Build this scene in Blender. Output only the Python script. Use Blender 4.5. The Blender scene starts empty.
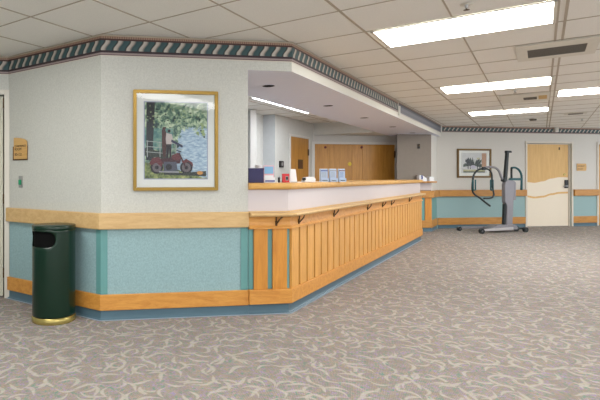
import bpy, bmesh, math, random
from mathutils import Vector, Matrix
random.seed(7)
R = math.radians
SC = bpy.context.scene
COL = SC.collection

# ------------------------------------------------------------------ camera
FPX, PX, HY, EYE = 487.5, 176.0, 177.0, 1.22
cam_d = bpy.data.cameras.new('camera'); cam = bpy.data.objects.new('camera', cam_d); COL.objects.link(cam)
cam.location = (0, 0, EYE); cam.rotation_euler = (R(90), 0, 0)
cam_d.sensor_width = 36; cam_d.lens = FPX / 600 * 36
cam_d.shift_x = (300 - PX) / 600; cam_d.shift_y = -(200 - HY) / 600
cam_d.clip_start = 0.05; cam_d.clip_end = 100
SC.camera = cam

# ------------------------------------------------------------------ light
LAMP = 10.5            # strength of the ceiling diffusers
LAMP_COL = (1.0, 0.99, 0.95)
OFFICE_LAMP = 9.0
OFFICE_COL = (0.92, 0.95, 1.0)
wd = bpy.data.worlds.new('world'); SC.world = wd; wd.use_nodes = True
wd.node_tree.nodes['Background'].inputs[0].default_value = (0.9, 0.95, 1, 1)
wd.node_tree.nodes['Background'].inputs[1].default_value = 1.25
SC.view_settings.view_transform = 'Standard'; SC.view_settings.look = 'None'
SC.view_settings.exposure = 0.55; SC.view_settings.gamma = 1; SC.view_settings.use_curve_mapping = False

# ------------------------------------------------------------------ frames of the place
CEIL = 2.44
WA, UA, LA, GA = R(8.1), R(53.7), R(-36.3), R(-36.88)    # picture wall, counter, left wall, ceiling grid
def dirv(a): return Vector((math.cos(a), math.sin(a)))
w, u, lv = dirv(WA), dirv(UA), dirv(LA)
K1 = Vector((-0.640, 4.159))            # outside corner left wall / picture wall
L1 = K1 - lv * 1.309                    # inside corner at the left door
W1 = K1 + w * 1.294                     # picture wall ends, counter begins
C1 = K1 + w * 1.666                     # counter corner
E1 = C1 + u * 6.32                      # counter end
S1 = K1 + w * 1.701                     # soffit corner
FO = Vector((6.15, 11.545))             # a point on the far wall
class Frame:
    def __init__(s, o, a): s.o = Vector(o); s.a = a; s.d = dirv(a); s.n = dirv(a + math.pi / 2)
    def at(s, px, py):                  # where a sight line meets this wall plane: (x along wall, height)
        m = (px - PX) / FPX
        t = (m * s.o.y - s.o.x) / (s.d.x - m * s.d.y)
        Y = s.o.y + s.d.y * t
        return t, EYE + (HY - py) * Y / FPX
    def x(s, px): return s.at(px, 0)[0]
    def pt(s, x, y=0): v = s.o + s.d * x + s.n * y; return v
F_pic, F_left, F_far = Frame(K1, WA), Frame(L1, LA), Frame(FO, WA)
F_left2, F_cnt = Frame(L1, WA), Frame(C1, UA)
BL = Vector((5.716, 10.93)); F_block = Frame(BL, WA)
D1 = Vector((3.13, 11.13)); B0 = D1 - u * 2.03; F_off = Frame(B0, UA)
T = 0.6405
G0 = Vector((1.2008, 3.578))
def grid(j, i): return G0 + dirv(GA) * (j * T) + dirv(GA + math.pi / 2) * (i * T)

# ------------------------------------------------------------------ materials
def lin(c):
    r = [(x / 255) for x in c]
    return tuple((x / 12.92 if x <= .04045 else ((x + .055) / 1.055) ** 2.4) for x in r) + (1,)
class NT:
    def __init__(s, name):
        s.m = bpy.data.materials.new(name); s.m.use_nodes = True
        s.t = s.m.node_tree; s.b = s.t.nodes['Principled BSDF']
    def n(s, typ, **kw):
        x = s.t.nodes.new(typ)
        for k, v in kw.items(): setattr(x, k, v)
        return x
    def l(s, a, b): s.t.links.new(a, b)
    def val(s, sock, v):
        if isinstance(v, (int, float, tuple, list)): sock.default_value = v
        else: s.l(v, sock)
    def math(s, op, a, b=0.0, c=0.0):
        x = s.n('ShaderNodeMath', operation=op)
        s.val(x.inputs[0], a); s.val(x.inputs[1], b); s.val(x.inputs[2], c)
        return x.outputs[0]
    def mix(s, f, a, b, bt='MIX'):
        x = s.n('ShaderNodeMix', data_type='RGBA', blend_type=bt)
        s.val(x.inputs[0], f); s.val(x.inputs[6], a); s.val(x.inputs[7], b)
        return x.outputs[2]
    def coord(s, which='Object'): return s.n('ShaderNodeTexCoord').outputs[which]
    def mapping(s, v, scale=(1, 1, 1), rot=(0, 0, 0), loc=(0, 0, 0)):
        x = s.n('ShaderNodeMapping'); s.l(v, x.inputs[0])
        x.inputs['Scale'].default_value = scale; x.inputs['Rotation'].default_value = rot; x.inputs['Location'].default_value = loc
        return x.outputs[0]
    def noise(s, v, scale=5, detail=2, rough=.5, dist=0):
        x = s.n('ShaderNodeTexNoise'); s.l(v, x.inputs['Vector'])
        x.inputs['Scale'].default_value = scale; x.inputs['Detail'].default_value = detail
        x.inputs['Roughness'].default_value = rough; x.inputs['Distortion'].default_value = dist
        return x.outputs
    def ramp(s, f, stops, interp='LINEAR'):
        x = s.n('ShaderNodeValToRGB'); s.l(f, x.inputs[0]); e = x.color_ramp.elements
        x.color_ramp.interpolation = interp
        while len(e) < len(stops): e.new(0.5)
        for k, (p, c) in enumerate(stops): e[k].position = p; e[k].color = c
        return x.outputs[0]
    def sep(s, v):
        x = s.n('ShaderNodeSeparateXYZ'); s.l(v, x.inputs[0]); return x.outputs
    def bump(s, h, strength=.2, dist=.01):
        x = s.n('ShaderNodeBump'); s.l(h, x.inputs['Height'])
        x.inputs['Strength'].default_value = strength; x.inputs['Distance'].default_value = dist
        s.l(x.outputs[0], s.b.inputs['Normal'])
    def col(s, v): s.val(s.b.inputs['Base Color'], v)
    def rough(s, v): s.val(s.b.inputs['Roughness'], v)

def plain(name, c, rough=.5, metal=0, spec=.5, vary=.04):
    k = NT(name); v = k.coord()
    n = k.noise(v, 14, 3)[0]
    a = lin(c); b = tuple(x * (1 - vary * 3) for x in a[:3]) + (1,)
    k.col(k.mix(n, a, b)); k.rough(rough); k.b.inputs['Metallic'].default_value = metal
    k.b.inputs['Specular IOR Level'].default_value = spec
    return k.m
def wood(name, c1, c2, axis='X', rough=.42, scale=1.0):
    k = NT(name); v = k.coord()
    sc = {'X': (1.2, 14, 14), 'Y': (14, 1.2, 14), 'Z': (14, 14, 1.2)}[axis]
    info = k.n('ShaderNodeObjectInfo')
    off = k.n('ShaderNodeVectorMath', operation='ADD'); k.l(v, off.inputs[0])
    cm = k.n('ShaderNodeCombineXYZ'); k.l(k.math('MULTIPLY', info.outputs['Random'], 13), cm.inputs[0]); k.l(k.math('MULTIPLY', info.outputs['Random'], 7), cm.inputs[2])
    k.l(cm.outputs[0], off.inputs[1])
    mp = k.mapping(off.outputs[0], sc)
    n1 = k.noise(mp, 2.2 * scale, 5, .6, .6)[0]
    n2 = k.noise(k.mapping(off.outputs[0], tuple(a * 6 for a in sc)), 2.5 * scale, 3, .6)[0]
    f = k.math('ADD', k.math('MULTIPLY', n1, .75), k.math('MULTIPLY', n2, .3))
    base = k.ramp(f, [(.3, lin(c2)), (.62, lin(c1))])
    tint = k.mix(k.math('MULTIPLY', info.outputs['Random'], .25), base, lin(tuple(x * .86 for x in c1)))
    k.col(tint); k.rough(rough); k.bump(n2, .08, .002)
    return k.m

M = {}
# vinyl wall covering, cream above the dado line and blue-green below it
def vinyl(name, up=(203, 203, 197), low=(146, 176, 180)):
    k = NT(name); v = k.coord()
    z = k.sep(v)[2]
    n = k.noise(k.mapping(v, (1, 1, .8)), 85, 4, .7)[0]
    n2 = k.noise(v, 2.5, 3)[0]
    a = k.mix(k.ramp(n, [(.35, (0, 0, 0, 1)), (.65, (1, 1, 1, 1))]), lin(tuple(x * .94 for x in up)), lin(tuple(min(255, x * 1.02) for x in up)))
    a = k.mix(k.math('MULTIPLY', n2, .16), a, lin((184, 186, 164)))
    b = k.mix(k.ramp(n, [(.38, (0, 0, 0, 1)), (.62, (1, 1, 1, 1))]), lin(tuple(x * .94 for x in low)), lin(tuple(x * 1.04 for x in low)))
    k.col(k.mix(k.math('GREATER_THAN', z, .84), b, a)); k.rough(.6); k.bump(n, .15, .003)
    return k.m
M['vinyl'] = vinyl('vinyl_wall_covering')
M['vinyl_far'] = vinyl('vinyl_wall_covering_far', (212, 209, 204), (148, 178, 180))
M['taupe'] = plain('taupe_wall', (136, 126, 116), .65)
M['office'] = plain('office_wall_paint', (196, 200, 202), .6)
M['office_cream'] = plain('office_cream_paint', (212, 212, 206), .6)
M['white_paint'] = plain('white_paint', (222, 220, 214), .45, vary=.01)
M['panel'] = plain('pale_counter_laminate', (205, 196, 197), .35, vary=.01)
M['soffit'] = plain('soffit_plaster', (226, 228, 242), .6, vary=.01)
M['fascia'] = plain('fascia_paint', (220, 218, 208), .5, vary=.01)
M['frame_paint'] = plain('door_frame_paint', (214, 208, 196), .35, vary=.01)
M['teal'] = plain('teal_corner_guard', (104, 158, 156), .35)
M['teal_pale'] = plain('teal_backing', (112, 160, 158), .5)
M['toe'] = plain('pale_cove_toe', (150, 166, 182), .35)
M['cove'] = plain('slate_blue_cove_vinyl', (84, 112, 126), .4)
M['oak'] = wood('honey_oak', (224, 164, 86), (190, 124, 54))
M['oak_z'] = wood('honey_oak_upright', (226, 168, 88), (194, 130, 56), 'Z')
M['oak_orange'] = wood('orange_oak_upright', (216, 148, 58), (184, 112, 34), 'Z')
M['oak_rail'] = wood('pale_oak_rail', (216, 182, 128), (194, 152, 98))
M['oak_low'] = wood('amber_oak_rail', (218, 156, 74), (188, 118, 46))
M['oak_far'] = wood('far_oak_rail', (200, 144, 70), (170, 112, 46))
M['oak_top'] = wood('countertop_oak', (216, 168, 92), (186, 132, 60))
M['oak_door'] = wood('maple_door_veneer', (226, 184, 112), (206, 158, 84), 'Z', .35, .6)
M['oak_office'] = wood('office_door_veneer', (204, 148, 68), (172, 114, 40), 'Z', .35, .7)
M['bronze'] = plain('dark_bronze', (84, 60, 30), .4, .4)
M['black'] = plain('black_plastic', (20, 21, 22), .45)
M['dark'] = plain('dark_void', (9, 9, 9), .9, spec=.1)
M['green'] = plain('dark_green_enamel', (4, 40, 25), .25, 0, .45)
M['gold'] = plain('gold_frame', (150, 120, 54), .3, .6)
M['antique'] = plain('antique_gold_frame', (112, 86, 44), .4, .4)
M['brass'] = plain('brass_band', (186, 168, 100), .25, .7)
M['mat'] = plain('mat_board', (240, 242, 238), .7, vary=.01)
M['mat_edge'] = plain('mat_bevel', (168, 172, 196), .7, vary=.01)
M['chrome'] = plain('brushed_steel', (190, 190, 190), .3, .9)
M['lift_grey'] = plain('lift_grey_metal', (140, 138, 144), .35, .3)
M['lift_silver'] = plain('lift_pale_grey', (184, 180, 182), .4, .1)
M['lift_dark'] = plain('lift_dark_metal', (44, 50, 52), .4, .3)
M['lift_teal'] = plain('teal_pad', (18, 84, 92), .5)
M['navy'] = plain('navy_binder', (34, 30, 84), .45)
M['red'] = plain('red_plastic', (206, 48, 54), .4)
M['paper'] = plain('white_paper', (232, 234, 238), .6, vary=.01)
M['pink'] = plain('pink_card', (226, 176, 186), .6, vary=.02)
M['skyblue'] = plain('sky_blue_print', (136, 186, 224), .6)
M['blue'] = plain('blue_ink', (52, 66, 150), .6)
M['ltblue'] = plain('pale_blue_print', (176, 194, 220), .6)
M['signwood'] = wood('sign_wood', (214, 172, 108), (190, 146, 82))
M['signdark'] = plain('sign_brown', (96, 60, 30), .6)
M['ink'] = plain('sign_ink', (60, 36, 20), .6)
M['emerald'] = plain('green_rocker', (24, 146, 100), .35)
M['greyplate'] = plain('grey_plate', (150, 150, 148), .45)
M['vent'] = plain('vent_louver', (108, 102, 92), .5)
M['vent_pan'] = plain('vent_panel', (224, 220, 208), .5)
M['tbar'] = plain('ceiling_grid_bar', (184, 172, 154), .6)
M['yellow'] = plain('yellow_sticker', (226, 196, 50), .6)
M['maroon'] = plain('maroon_paint', (110, 36, 34), .6)
M['door_cream'] = plain('cream_door_laminate', (236, 224, 204), .4, vary=.01)
M['door_left'] = plain('cream_left_door', (200, 196, 178), .45, vary=.01)
M['orange'] = plain('orange_dab', (216, 160, 80), .6)
M['amber'] = plain('amber_sticker', (206, 170, 104), .6)

def emit(name, c, s):
    k = NT(name)
    k.col((.8, .8, .8, 1)); k.b.inputs['Emission Color'].default_value = tuple(c) + (1,); k.b.inputs['Emission Strength'].default_value = s
    n = k.noise(k.mapping(k.coord(), (1, 40, 1)), 3, 1)[0]
    k.l(k.math('ADD', k.math('MULTIPLY', n, s * .1), s * .95), k.b.inputs['Emission Strength'])
    return k.m
M['lamp'] = emit('ceiling_diffuser', LAMP_COL, LAMP)
M['lamp_office'] = emit('office_diffuser', OFFICE_COL, OFFICE_LAMP)

# acoustic tile
k = NT('acoustic_ceiling_tile'); v = k.coord()
n = k.noise(v, 130, 3, .7)[0]; n2 = k.noise(v, 1.2, 2)[0]
c = k.mix(k.ramp(n, [(.3, (0, 0, 0, 1)), (.6, (1, 1, 1, 1))]), lin((230, 228, 222)), lin((240, 238, 232)))
k.col(k.mix(k.math('MULTIPLY', n2, .2), c, lin((230, 226, 216)))); k.rough(.85); k.bump(n, .3, .002)
M['tile'] = k.m

# carpet: fine ribbed ground with a multicoloured fleck and pale curled leaves
def carpet():
    k = NT('patterned_carpet'); v = k.mapping(k.coord(), rot=(0, 0, R(20)))
    mask = None
    for li, (sc, off, kk, ln, wd) in enumerate([(5.2, (0, 0, 0), 5.0, .108, .0175), (5.8, (3.3, 7.1, 0), -7.0, .094, .0165), (6.6, (9.7, 2.3, 0), 8.5, .08, .015)]):
        mv = k.mapping(v, loc=off)
        vo = k.n('ShaderNodeTexVoronoi', voronoi_dimensions='2D', feature='F1'); k.l(mv, vo.inputs['Vector'])
        vo.inputs['Scale'].default_value = sc; vo.inputs['Randomness'].default_value = .95
        d = k.n('ShaderNodeVectorMath', operation='SUBTRACT'); k.l(mv, d.inputs[0]); k.l(vo.outputs['Position'], d.inputs[1])
        cs = k.sep(vo.outputs['Color'])
        rt = k.n('ShaderNodeVectorRotate', rotation_type='Z_AXIS'); k.l(d.outputs[0], rt.inputs['Vector']); k.l(k.math('MULTIPLY', cs[0], 6.283), rt.inputs['Angle'])
        s = k.sep(rt.outputs[0]); x, y = s[0], s[1]
        # an s-curved centre line
        cub = k.math('MULTIPLY', k.math('MULTIPLY', k.math('MULTIPLY', x, x), x), 45.0 * (1 if li % 2 else -1))
        yy = k.math('SUBTRACT', k.math('SUBTRACT', y, k.math('MULTIPLY', k.math('MULTIPLY', x, x), kk)), cub)
        xr = k.math('DIVIDE', x, ln)
        tap = k.math('SUBTRACT', 1, k.math('MULTIPLY', xr, xr))
        inside = k.math('SUBTRACT', k.math('MULTIPLY', tap, wd), k.math('ABSOLUTE', yy))
        a = k.math('MULTIPLY', inside, 130); 
        cl = k.n('ShaderNodeClamp'); k.l(a, cl.inputs[0])
        mask = cl.outputs[0] if mask is None else k.math('MAXIMUM', mask, cl.outputs[0])
    fleck = k.noise(v, 32, 3, .85)[1]
    flk2 = k.noise(v, 9, 2, .6)[0]
    fs = k.sep(fleck)
    g = k.ramp(fs[0], [(.42, lin((104, 156, 140))), (.47, lin((164, 162, 150))), (.52, lin((186, 156, 144))), (.57, lin((164, 150, 190)))])
    g = k.mix(k.ramp(fs[1], [(.5, (0, 0, 0, 1)), (.6, (1, 1, 1, 1))]), g, lin((176, 158, 134)))
    g = k.mix(k.math('MULTIPLY', k.ramp(flk2, [(.4, (0, 0, 0, 1)), (.6, (1, 1, 1, 1))]), .4), g, lin((138, 130, 120)))
    fine = k.noise(k.mapping(v, (1, 2.2, 1)), 75, 3, .85)[0]
    g = k.mix(k.math('MULTIPLY', k.ramp(fine, [(.42, (1, 1, 1, 1)), (.58, (0, 0, 0, 1))]), .45), g, lin((106, 100, 96)))
    wv = k.n('ShaderNodeTexWave', wave_type='BANDS', bands_direction='X'); k.l(v, wv.inputs[0]); wv.inputs['Scale'].default_value = 34; wv.inputs['Distortion'].default_value = 1.2
    g = k.mix(k.math('MULTIPLY', wv.outputs[1], .35), g, lin((110, 106, 108)))
    c = k.mix(k.math('MULTIPLY', mask, k.math('MULTIPLY_ADD', fs[2], 1.0, .0)), g, lin((190, 184, 172)))
    k.col(c); k.rough(.95); k.b.inputs['Specular IOR Level'].default_value = .15
    k.bump(k.math('ADD', wv.outputs[1], fs[0]), .25, .004)
    return k.m
M['carpet'] = carpet()

# wallpaper border: beads, dark line, twisted ribbon on teal, dark line, pale edge (UV: metres along, 0..1 up)
def border_mat():
    k = NT('wallpaper_border'); uv = k.sep(k.coord('UV')); U, V = uv[0], uv[1]
    n = k.noise(k.coord('UV'), 60, 3, .7)[0]
    per = .108
    sl = k.math('MULTIPLY', k.math('SUBTRACT', V, .5), -.045)
    curl = k.math('MULTIPLY', k.math('SINE', k.math('MULTIPLY', k.math('SUBTRACT', V, .52), 9.0)), -.012)
    t = k.math('FRACT', k.math('DIVIDE', k.math('ADD', k.math('ADD', U, sl), k.math('ADD', curl, 10)), per))
    rib = k.ramp(t, [(0, lin((34, 58, 62))), (.07, lin((18, 28, 30))), (.12, lin((110, 98, 88))), (.18, lin((216, 208, 196))), (.38, lin((196, 184, 172))), (.50, lin((126, 120, 114))), (.58, lin((44, 74, 78))), (.85, lin((52, 84, 88)))])
    rib = k.mix(k.math('MULTIPLY', n, .5), rib, lin((48, 70, 72)))
    bt = k.math('FRACT', k.math('DIVIDE', U, .02))
    bead = k.ramp(bt, [(0, lin((120, 92, 76))), (.3, lin((166, 138, 118))), (.8, lin((156, 126, 106))), (1, lin((100, 74, 60)))])
    c = bead
    def below(v, a, c): return k.mix(k.math('LESS_THAN', V, v), c, a)
    c = below(.83, lin((74, 44, 42)), c)
    c = k.mix(k.math('LESS_THAN', V, .745), c, rib)
    c = below(.275, lin((50, 34, 40)), c)
    c = below(.17, lin((152, 136, 134)), c)
    c = below(.085, lin((92, 62, 66)), c)
    c = below(.05, lin((206, 200, 188)), c)
    k.col(c); k.rough(.5)
    return k.m
M['border'] = border_mat()
k = NT('plain_border_band'); uv = k.sep(k.coord('UV')); n = k.noise(k.coord('UV'), 30, 2)[0]
c = k.ramp(uv[1], [(0, lin((196, 190, 184))), (.08, lin((110, 112, 122))), (.35, lin((124, 128, 138))), (.62, lin((88, 92, 104))), (.80, lin((76, 56, 54))), (.88, lin((140, 116, 100)))], 'CONSTANT')
k.col(k.mix(k.math('MULTIPLY', n, .2), c, lin((90, 92, 100)))); k.rough(.5); M['border_plain'] = k.m

k = NT('picture_glass'); k.col((1, 1, 1, 1)); k.rough(.03)
tr = k.n('ShaderNodeBsdfTransparent'); gl = k.n('ShaderNodeBsdfGlossy'); gl.inputs['Roughness'].default_value = .03
fr = k.n('ShaderNodeFresnel'); fr.inputs[0].default_value = 1.4; mx = k.n('ShaderNodeMixShader')
k.l(fr.outputs[0], mx.inputs[0]); k.l(tr.outputs[0], mx.inputs[1]); k.l(gl.outputs[0], mx.inputs[2])
k.l(mx.outputs[0], k.t.nodes['Material Output'].inputs[0]); M['glass'] = k.m

# ------------------------------------------------------------------ mesh building
class MB:
    def __init__(s): s.bm = bmesh.new(); s.mats = []; s.uv = s.bm.loops.layers.uv.new('UVMap')
    def mi(s, m):
        if m not in s.mats: s.mats.append(m)
        return s.mats.index(m)
    def face(s, pts, m, smooth=False):
        f = s.bm.faces.new([s.bm.verts.new(p) for p in pts]); f.material_index = s.mi(m); f.smooth = smooth; return f
    def merge(s, tmp, m, smooth=False, mat=None):
        if mat: tmp.transform(mat)
        vm = {v: s.bm.verts.new(v.co) for v in tmp.verts}
        i = s.mi(m)
        for f in tmp.faces:
            g = s.bm.faces.new([vm[v] for v in f.verts]); g.material_index = i; g.smooth = smooth
        tmp.free(); return s
    def box(s, x0, x1, y0, y1, z0, z1, m, bev=0, mat=None):
        t = bmesh.new(); bmesh.ops.create_cube(t, size=1)
        for v in t.verts: v.co = Vector(((x0 + x1) / 2 + v.co.x * (x1 - x0), (y0 + y1) / 2 + v.co.y * (y1 - y0), (z0 + z1) / 2 + v.co.z * (z1 - z0)))
        if bev: bmesh.ops.bevel(t, geom=t.edges[:], offset=bev, segments=2, affect='EDGES', profile=.6)
        return s.merge(t, m, False, mat)
    def prism(s, poly, z0, z1, m, side=None, bev=0):
        t = bmesh.new()
        a = [t.verts.new((p[0], p[1], z0)) for p in poly]; b = [t.verts.new((p[0], p[1], z1)) for p in poly]
        n = len(poly)
        t.faces.new(a[::-1]); t.faces.new(b)
        for i in range(n): t.faces.new([a[i], a[(i + 1) % n], b[(i + 1) % n], b[i]])
        bmesh.ops.recalc_face_normals(t, faces=t.faces[:])
        if bev: bmesh.ops.bevel(t, geom=t.edges[:], offset=bev, segments=2, affect='EDGES')
        return s.merge(t, m)
    def plate(s, poly, y0, y1, m, bev=0):      # outline in x,z with depth in y
        t = bmesh.new()
        a = [t.verts.new((p[0], y0, p[1])) for p in poly]; b = [t.verts.new((p[0], y1, p[1])) for p in poly]
        n = len(poly); t.faces.new(a); t.faces.new(b[::-1])
        for i in range(n): t.faces.new([a[i], b[i], b[(i + 1) % n], a[(i + 1) % n]])
        bmesh.ops.recalc_face_normals(t, faces=t.faces[:])
        if bev: bmesh.ops.bevel(t, geom=t.edges[:], offset=bev, segments=2, affect='EDGES')
        return s.merge(t, m)
    def cyl(s, c, r, h, m, axis='Z', seg=24, r2=None, bev=0):
        t = bmesh.new(); bmesh.ops.create_cone(t, cap_ends=True, segments=seg, radius1=r, radius2=r if r2 is None else r2, depth=h)
        if bev: bmesh.ops.bevel(t, geom=[e for e in t.edges if abs(e.verts[0].co.z - e.verts[1].co.z) < 1e-6], offset=bev, segments=2, affect='EDGES')
        rot = {'Z': Matrix(), 'X': Matrix.Rotation(R(90), 4, 'Y'), 'Y': Matrix.Rotation(R(90), 4, 'X')}[axis]
        s.merge(t, m, False, Matrix.Translation(c) @ rot)
        return s
    def lathe(s, prof, m, seg=40, c=(0, 0, 0), smooth=True, ring=False):
        t = bmesh.new(); rings = []
        for r, z in prof:
            rings.append([t.verts.new((c[0] + r * math.cos(2 * math.pi * i / seg), c[1] + r * math.sin(2 * math.pi * i / seg), c[2] + z)) for i in range(seg)])
        for a, b in zip(rings, rings[1:]):
            for i in range(seg): t.faces.new([a[i], a[(i + 1) % seg], b[(i + 1) % seg], b[i]])
        if ring:
            for i in range(seg): t.faces.new([rings[-1][i], rings[-1][(i + 1) % seg], rings[0][(i + 1) % seg], rings[0][i]])
        else: t.faces.new(rings[0][::-1]); t.faces.new(rings[-1])
        bmesh.ops.recalc_face_normals(t, faces=t.faces[:])
        return s.merge(t, m, smooth)
    def tube(s, pts, r, m, seg=10, smooth=True):
        pts = [Vector(p) for p in pts]; t = bmesh.new(); rings = []; up = Vector((0, 1, 0.01)).normalized()
        for i, p in enumerate(pts):
            d = (pts[min(i + 1, len(pts) - 1)] - pts[max(i - 1, 0)]).normalized()
            a = d.cross(up)
            if a.length < .05: a = d.cross(Vector((1, 0, 0)))
            a.normalize(); b = d.cross(a).normalized()
            rr = r[i] if isinstance(r, list) else r
            rings.append([t.verts.new(p + a * math.cos(2 * math.pi * q / seg) * rr + b * math.sin(2 * math.pi * q / seg) * rr) for q in range(seg)])
        for a, b in zip(rings, rings[1:]):
            for i in range(seg): t.faces.new([a[i], a[(i + 1) % seg], b[(i + 1) % seg], b[i]])
        t.faces.new(rings[0][::-1]); t.faces.new(rings[-1])
        bmesh.ops.recalc_face_normals(t, faces=t.faces[:])
        return s.merge(t, m, smooth)
    def sweep(s, path, prof, m, origin=(0, 0), smooth=False, uv=False):   # closed profile (outward offset, z) mitred along a path; room on the right of the path
        P = [Vector(p) for p in path]; o = Vector(origin); n = len(P); mit = []
        for i in range(n):
            ns = []
            if i > 0: d = (P[i] - P[i - 1]).normalized(); ns.append(Vector((d.y, -d.x)))
            if i < n - 1: d = (P[i + 1] - P[i]).normalized(); ns.append(Vector((d.y, -d.x)))
            if len(ns) == 2: b = (ns[0] + ns[1]).normalized(); mit.append(b / b.dot(ns[0]))
            else: mit.append(ns[0])
        L = [0]
        for a, b in zip(P, P[1:]): L.append(L[-1] + (b - a).length)
        z0 = min(z for _, z in prof); z1 = max(z for _, z in prof)
        rings = [[Vector(((P[i] + mit[i] * q - o).x, (P[i] + mit[i] * q - o).y, z)) for q, z in prof] for i in range(n)]
        k_ = len(prof); i_m = s.mi(m)
        rv = [[s.bm.verts.new(p) for p in r] for r in rings]
        fs = []
        for i in range(n - 1):
            for q in range(k_):
                q2 = (q + 1) % k_
                f = s.bm.faces.new([rv[i][q], rv[i + 1][q], rv[i + 1][q2], rv[i][q2]]); f.material_index = i_m; f.smooth = smooth; fs.append(f)
                for lp, (li, qq) in zip(f.loops, [(i, q), (i + 1, q), (i + 1, q2), (i, q2)]): lp[s.uv].uv = (L[li], (prof[qq][1] - z0) / (z1 - z0))
        fs.append(s.bm.faces.new(rv[0][::-1])); fs.append(s.bm.faces.new(rv[-1])); fs[-1].material_index = i_m; fs[-2].material_index = i_m
        bmesh.ops.recalc_face_normals(s.bm, faces=fs)
        return s
    def text(s, body, size, m, x, z, y, align='LEFT', depth=.0006):
        c = bpy.data.curves.new('lettering', 'FONT'); c.body = body; c.size = size; c.extrude = depth; c.align_x = align; c.resolution_u = 2
        o = bpy.data.objects.new('lettering', c); COL.objects.link(o)
        bpy.context.view_layer.update()
        me = bpy.data.meshes.new_from_object(o.evaluated_get(bpy.context.evaluated_depsgraph_get()))
        t = bmesh.new(); t.from_mesh(me)
        bpy.data.objects.remove(o); bpy.data.curves.remove(c); bpy.data.meshes.remove(me)
        return s.merge(t, m, False, Matrix.Translation((x, y, z)) @ Matrix.Rotation(R(90), 4, 'X'))
    def build(s, name, parent=None, loc=None, rot=None, **props):
        me = bpy.data.meshes.new(name); s.bm.to_mesh(me); s.bm.free()
        for m in s.mats: me.materials.append(m)
        o = bpy.data.objects.new(name, me); COL.objects.link(o)
        if parent: o.parent = parent
        if loc is not None: o.location = loc
        if rot is not None: o.rotation_euler = (0, 0, rot)
        for k_, v_ in props.items(): o[k_] = v_
        return o
def thing(name, label, cat, loc=(0, 0, 0), rz=0, group=None):
    o = bpy.data.objects.new(name, None); COL.objects.link(o); o.location = loc; o.rotation_euler = (0, 0, rz); o.empty_display_size = .1
    o['label'] = label; o['category'] = cat
    if group: o['group'] = group
    return o
def struct(mb, name, loc=None, rot=None, parent=None):
    o = mb.build(name, parent, loc, rot)
    if not parent: o['kind'] = 'structure'
    return o
def xy(v, z=0): return (v.x, v.y, z)
def smooth_pts(pts, n=8):       # catmull-rom through the points
    P = [Vector(p) for p in pts]; P = [P[0] * 2 - P[1]] + P + [P[-1] * 2 - P[-2]]; out = []
    for i in range(1, len(P) - 2):
        for q in range(n):
            t = q / n; a, b, c, d = P[i - 1], P[i], P[i + 1], P[i + 2]
            out.append(.5 * ((2 * b) + (c - a) * t + (2 * a - 5 * b + 4 * c - d) * t * t + (3 * b - a - 3 * c + d) * t ** 3))
    out.append(P[-2]); return out

# ================================================================== the shell
XR, YB, XL = 12.6, -2.0, -4.2
far_r = F_far.pt((XR - FO.x) / w.x); left2 = F_left2.pt((XL - L1.x) / w.x)
mb = MB(); mb.box(XL - .3, XR + .3, YB - .3, 13.2, -.1, 0, M['carpet']); struct(mb, 'floor')
mb = MB(); mb.box(XL - .3, XR + .3, YB - .3, 13.2, CEIL, CEIL + .1, M['tile']); ceiling = struct(mb, 'ceiling')
# suspended grid, hanging 4 mm proud of the tiles, cut to the room
mb = MB()
def bar(a, b, wd_):
    d = (b - a).normalized(); n_ = Vector((-d.y, d.x)) * wd_ / 2
    mb.prism([a - n_, b - n_, b + n_, a + n_], CEIL - .004, CEIL - .0002, M['tbar'])
def clip(a, b):                   # Liang-Barsky against the room rectangle
    t0, t1 = 0, 1; d = b - a
    for p, q in ((-d.x, a.x - XL), (d.x, XR - a.x), (-d.y, a.y - YB), (d.y, 13.0 - a.y)):
        if abs(p) < 1e-9:
            if q < 0: return None
        else:
            r_ = q / p
            if p < 0: t0 = max(t0, r_)
            else: t1 = min(t1, r_)
    return (a + d * t0, a + d * t1) if t1 > t0 else None
for i in range(-20, 26):
    s_ = clip(grid(-30, i), grid(30, i))
    if s_: bar(s_[0], s_[1], .010)
for j in list(range(-24, 3)) + [2.08 + q for q in range(0, 22)]:
    s_ = clip(grid(j, -30), grid(j, 30))
    if s_: bar(s_[0], s_[1], .018 if j in (0, 2, 2.08) else .012)
struct(mb, 'ceiling_grid', parent=ceiling)

def wall(name, a, b, m, th=.12, z1=CEIL, z0=0, side=1):   # body on the far side of the line (left of a->b when side=1)
    d = (b - a).normalized(); n_ = Vector((-d.y, d.x)) * th * side
    mb = MB(); o = a; mb.prism([a - o, b - o, b + n_ - o, a + n_ - o], z0, z1, m); return struct(mb, name, xy(a))
# picture wall with the left flank, as one solid corner
mb = MB()
nl = Vector((-lv.y, lv.x)); nw = Vector((-w.y, w.x))
mb.prism([L1 - K1, Vector((0, 0)), W1 - K1, W1 + nw * .14 - K1, nw * .14 + w * .1 , L1 + nl * .12 + lv * .05 - K1], 0, CEIL, M['vinyl'])
struct(mb, 'wall_left', xy(K1))
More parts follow.
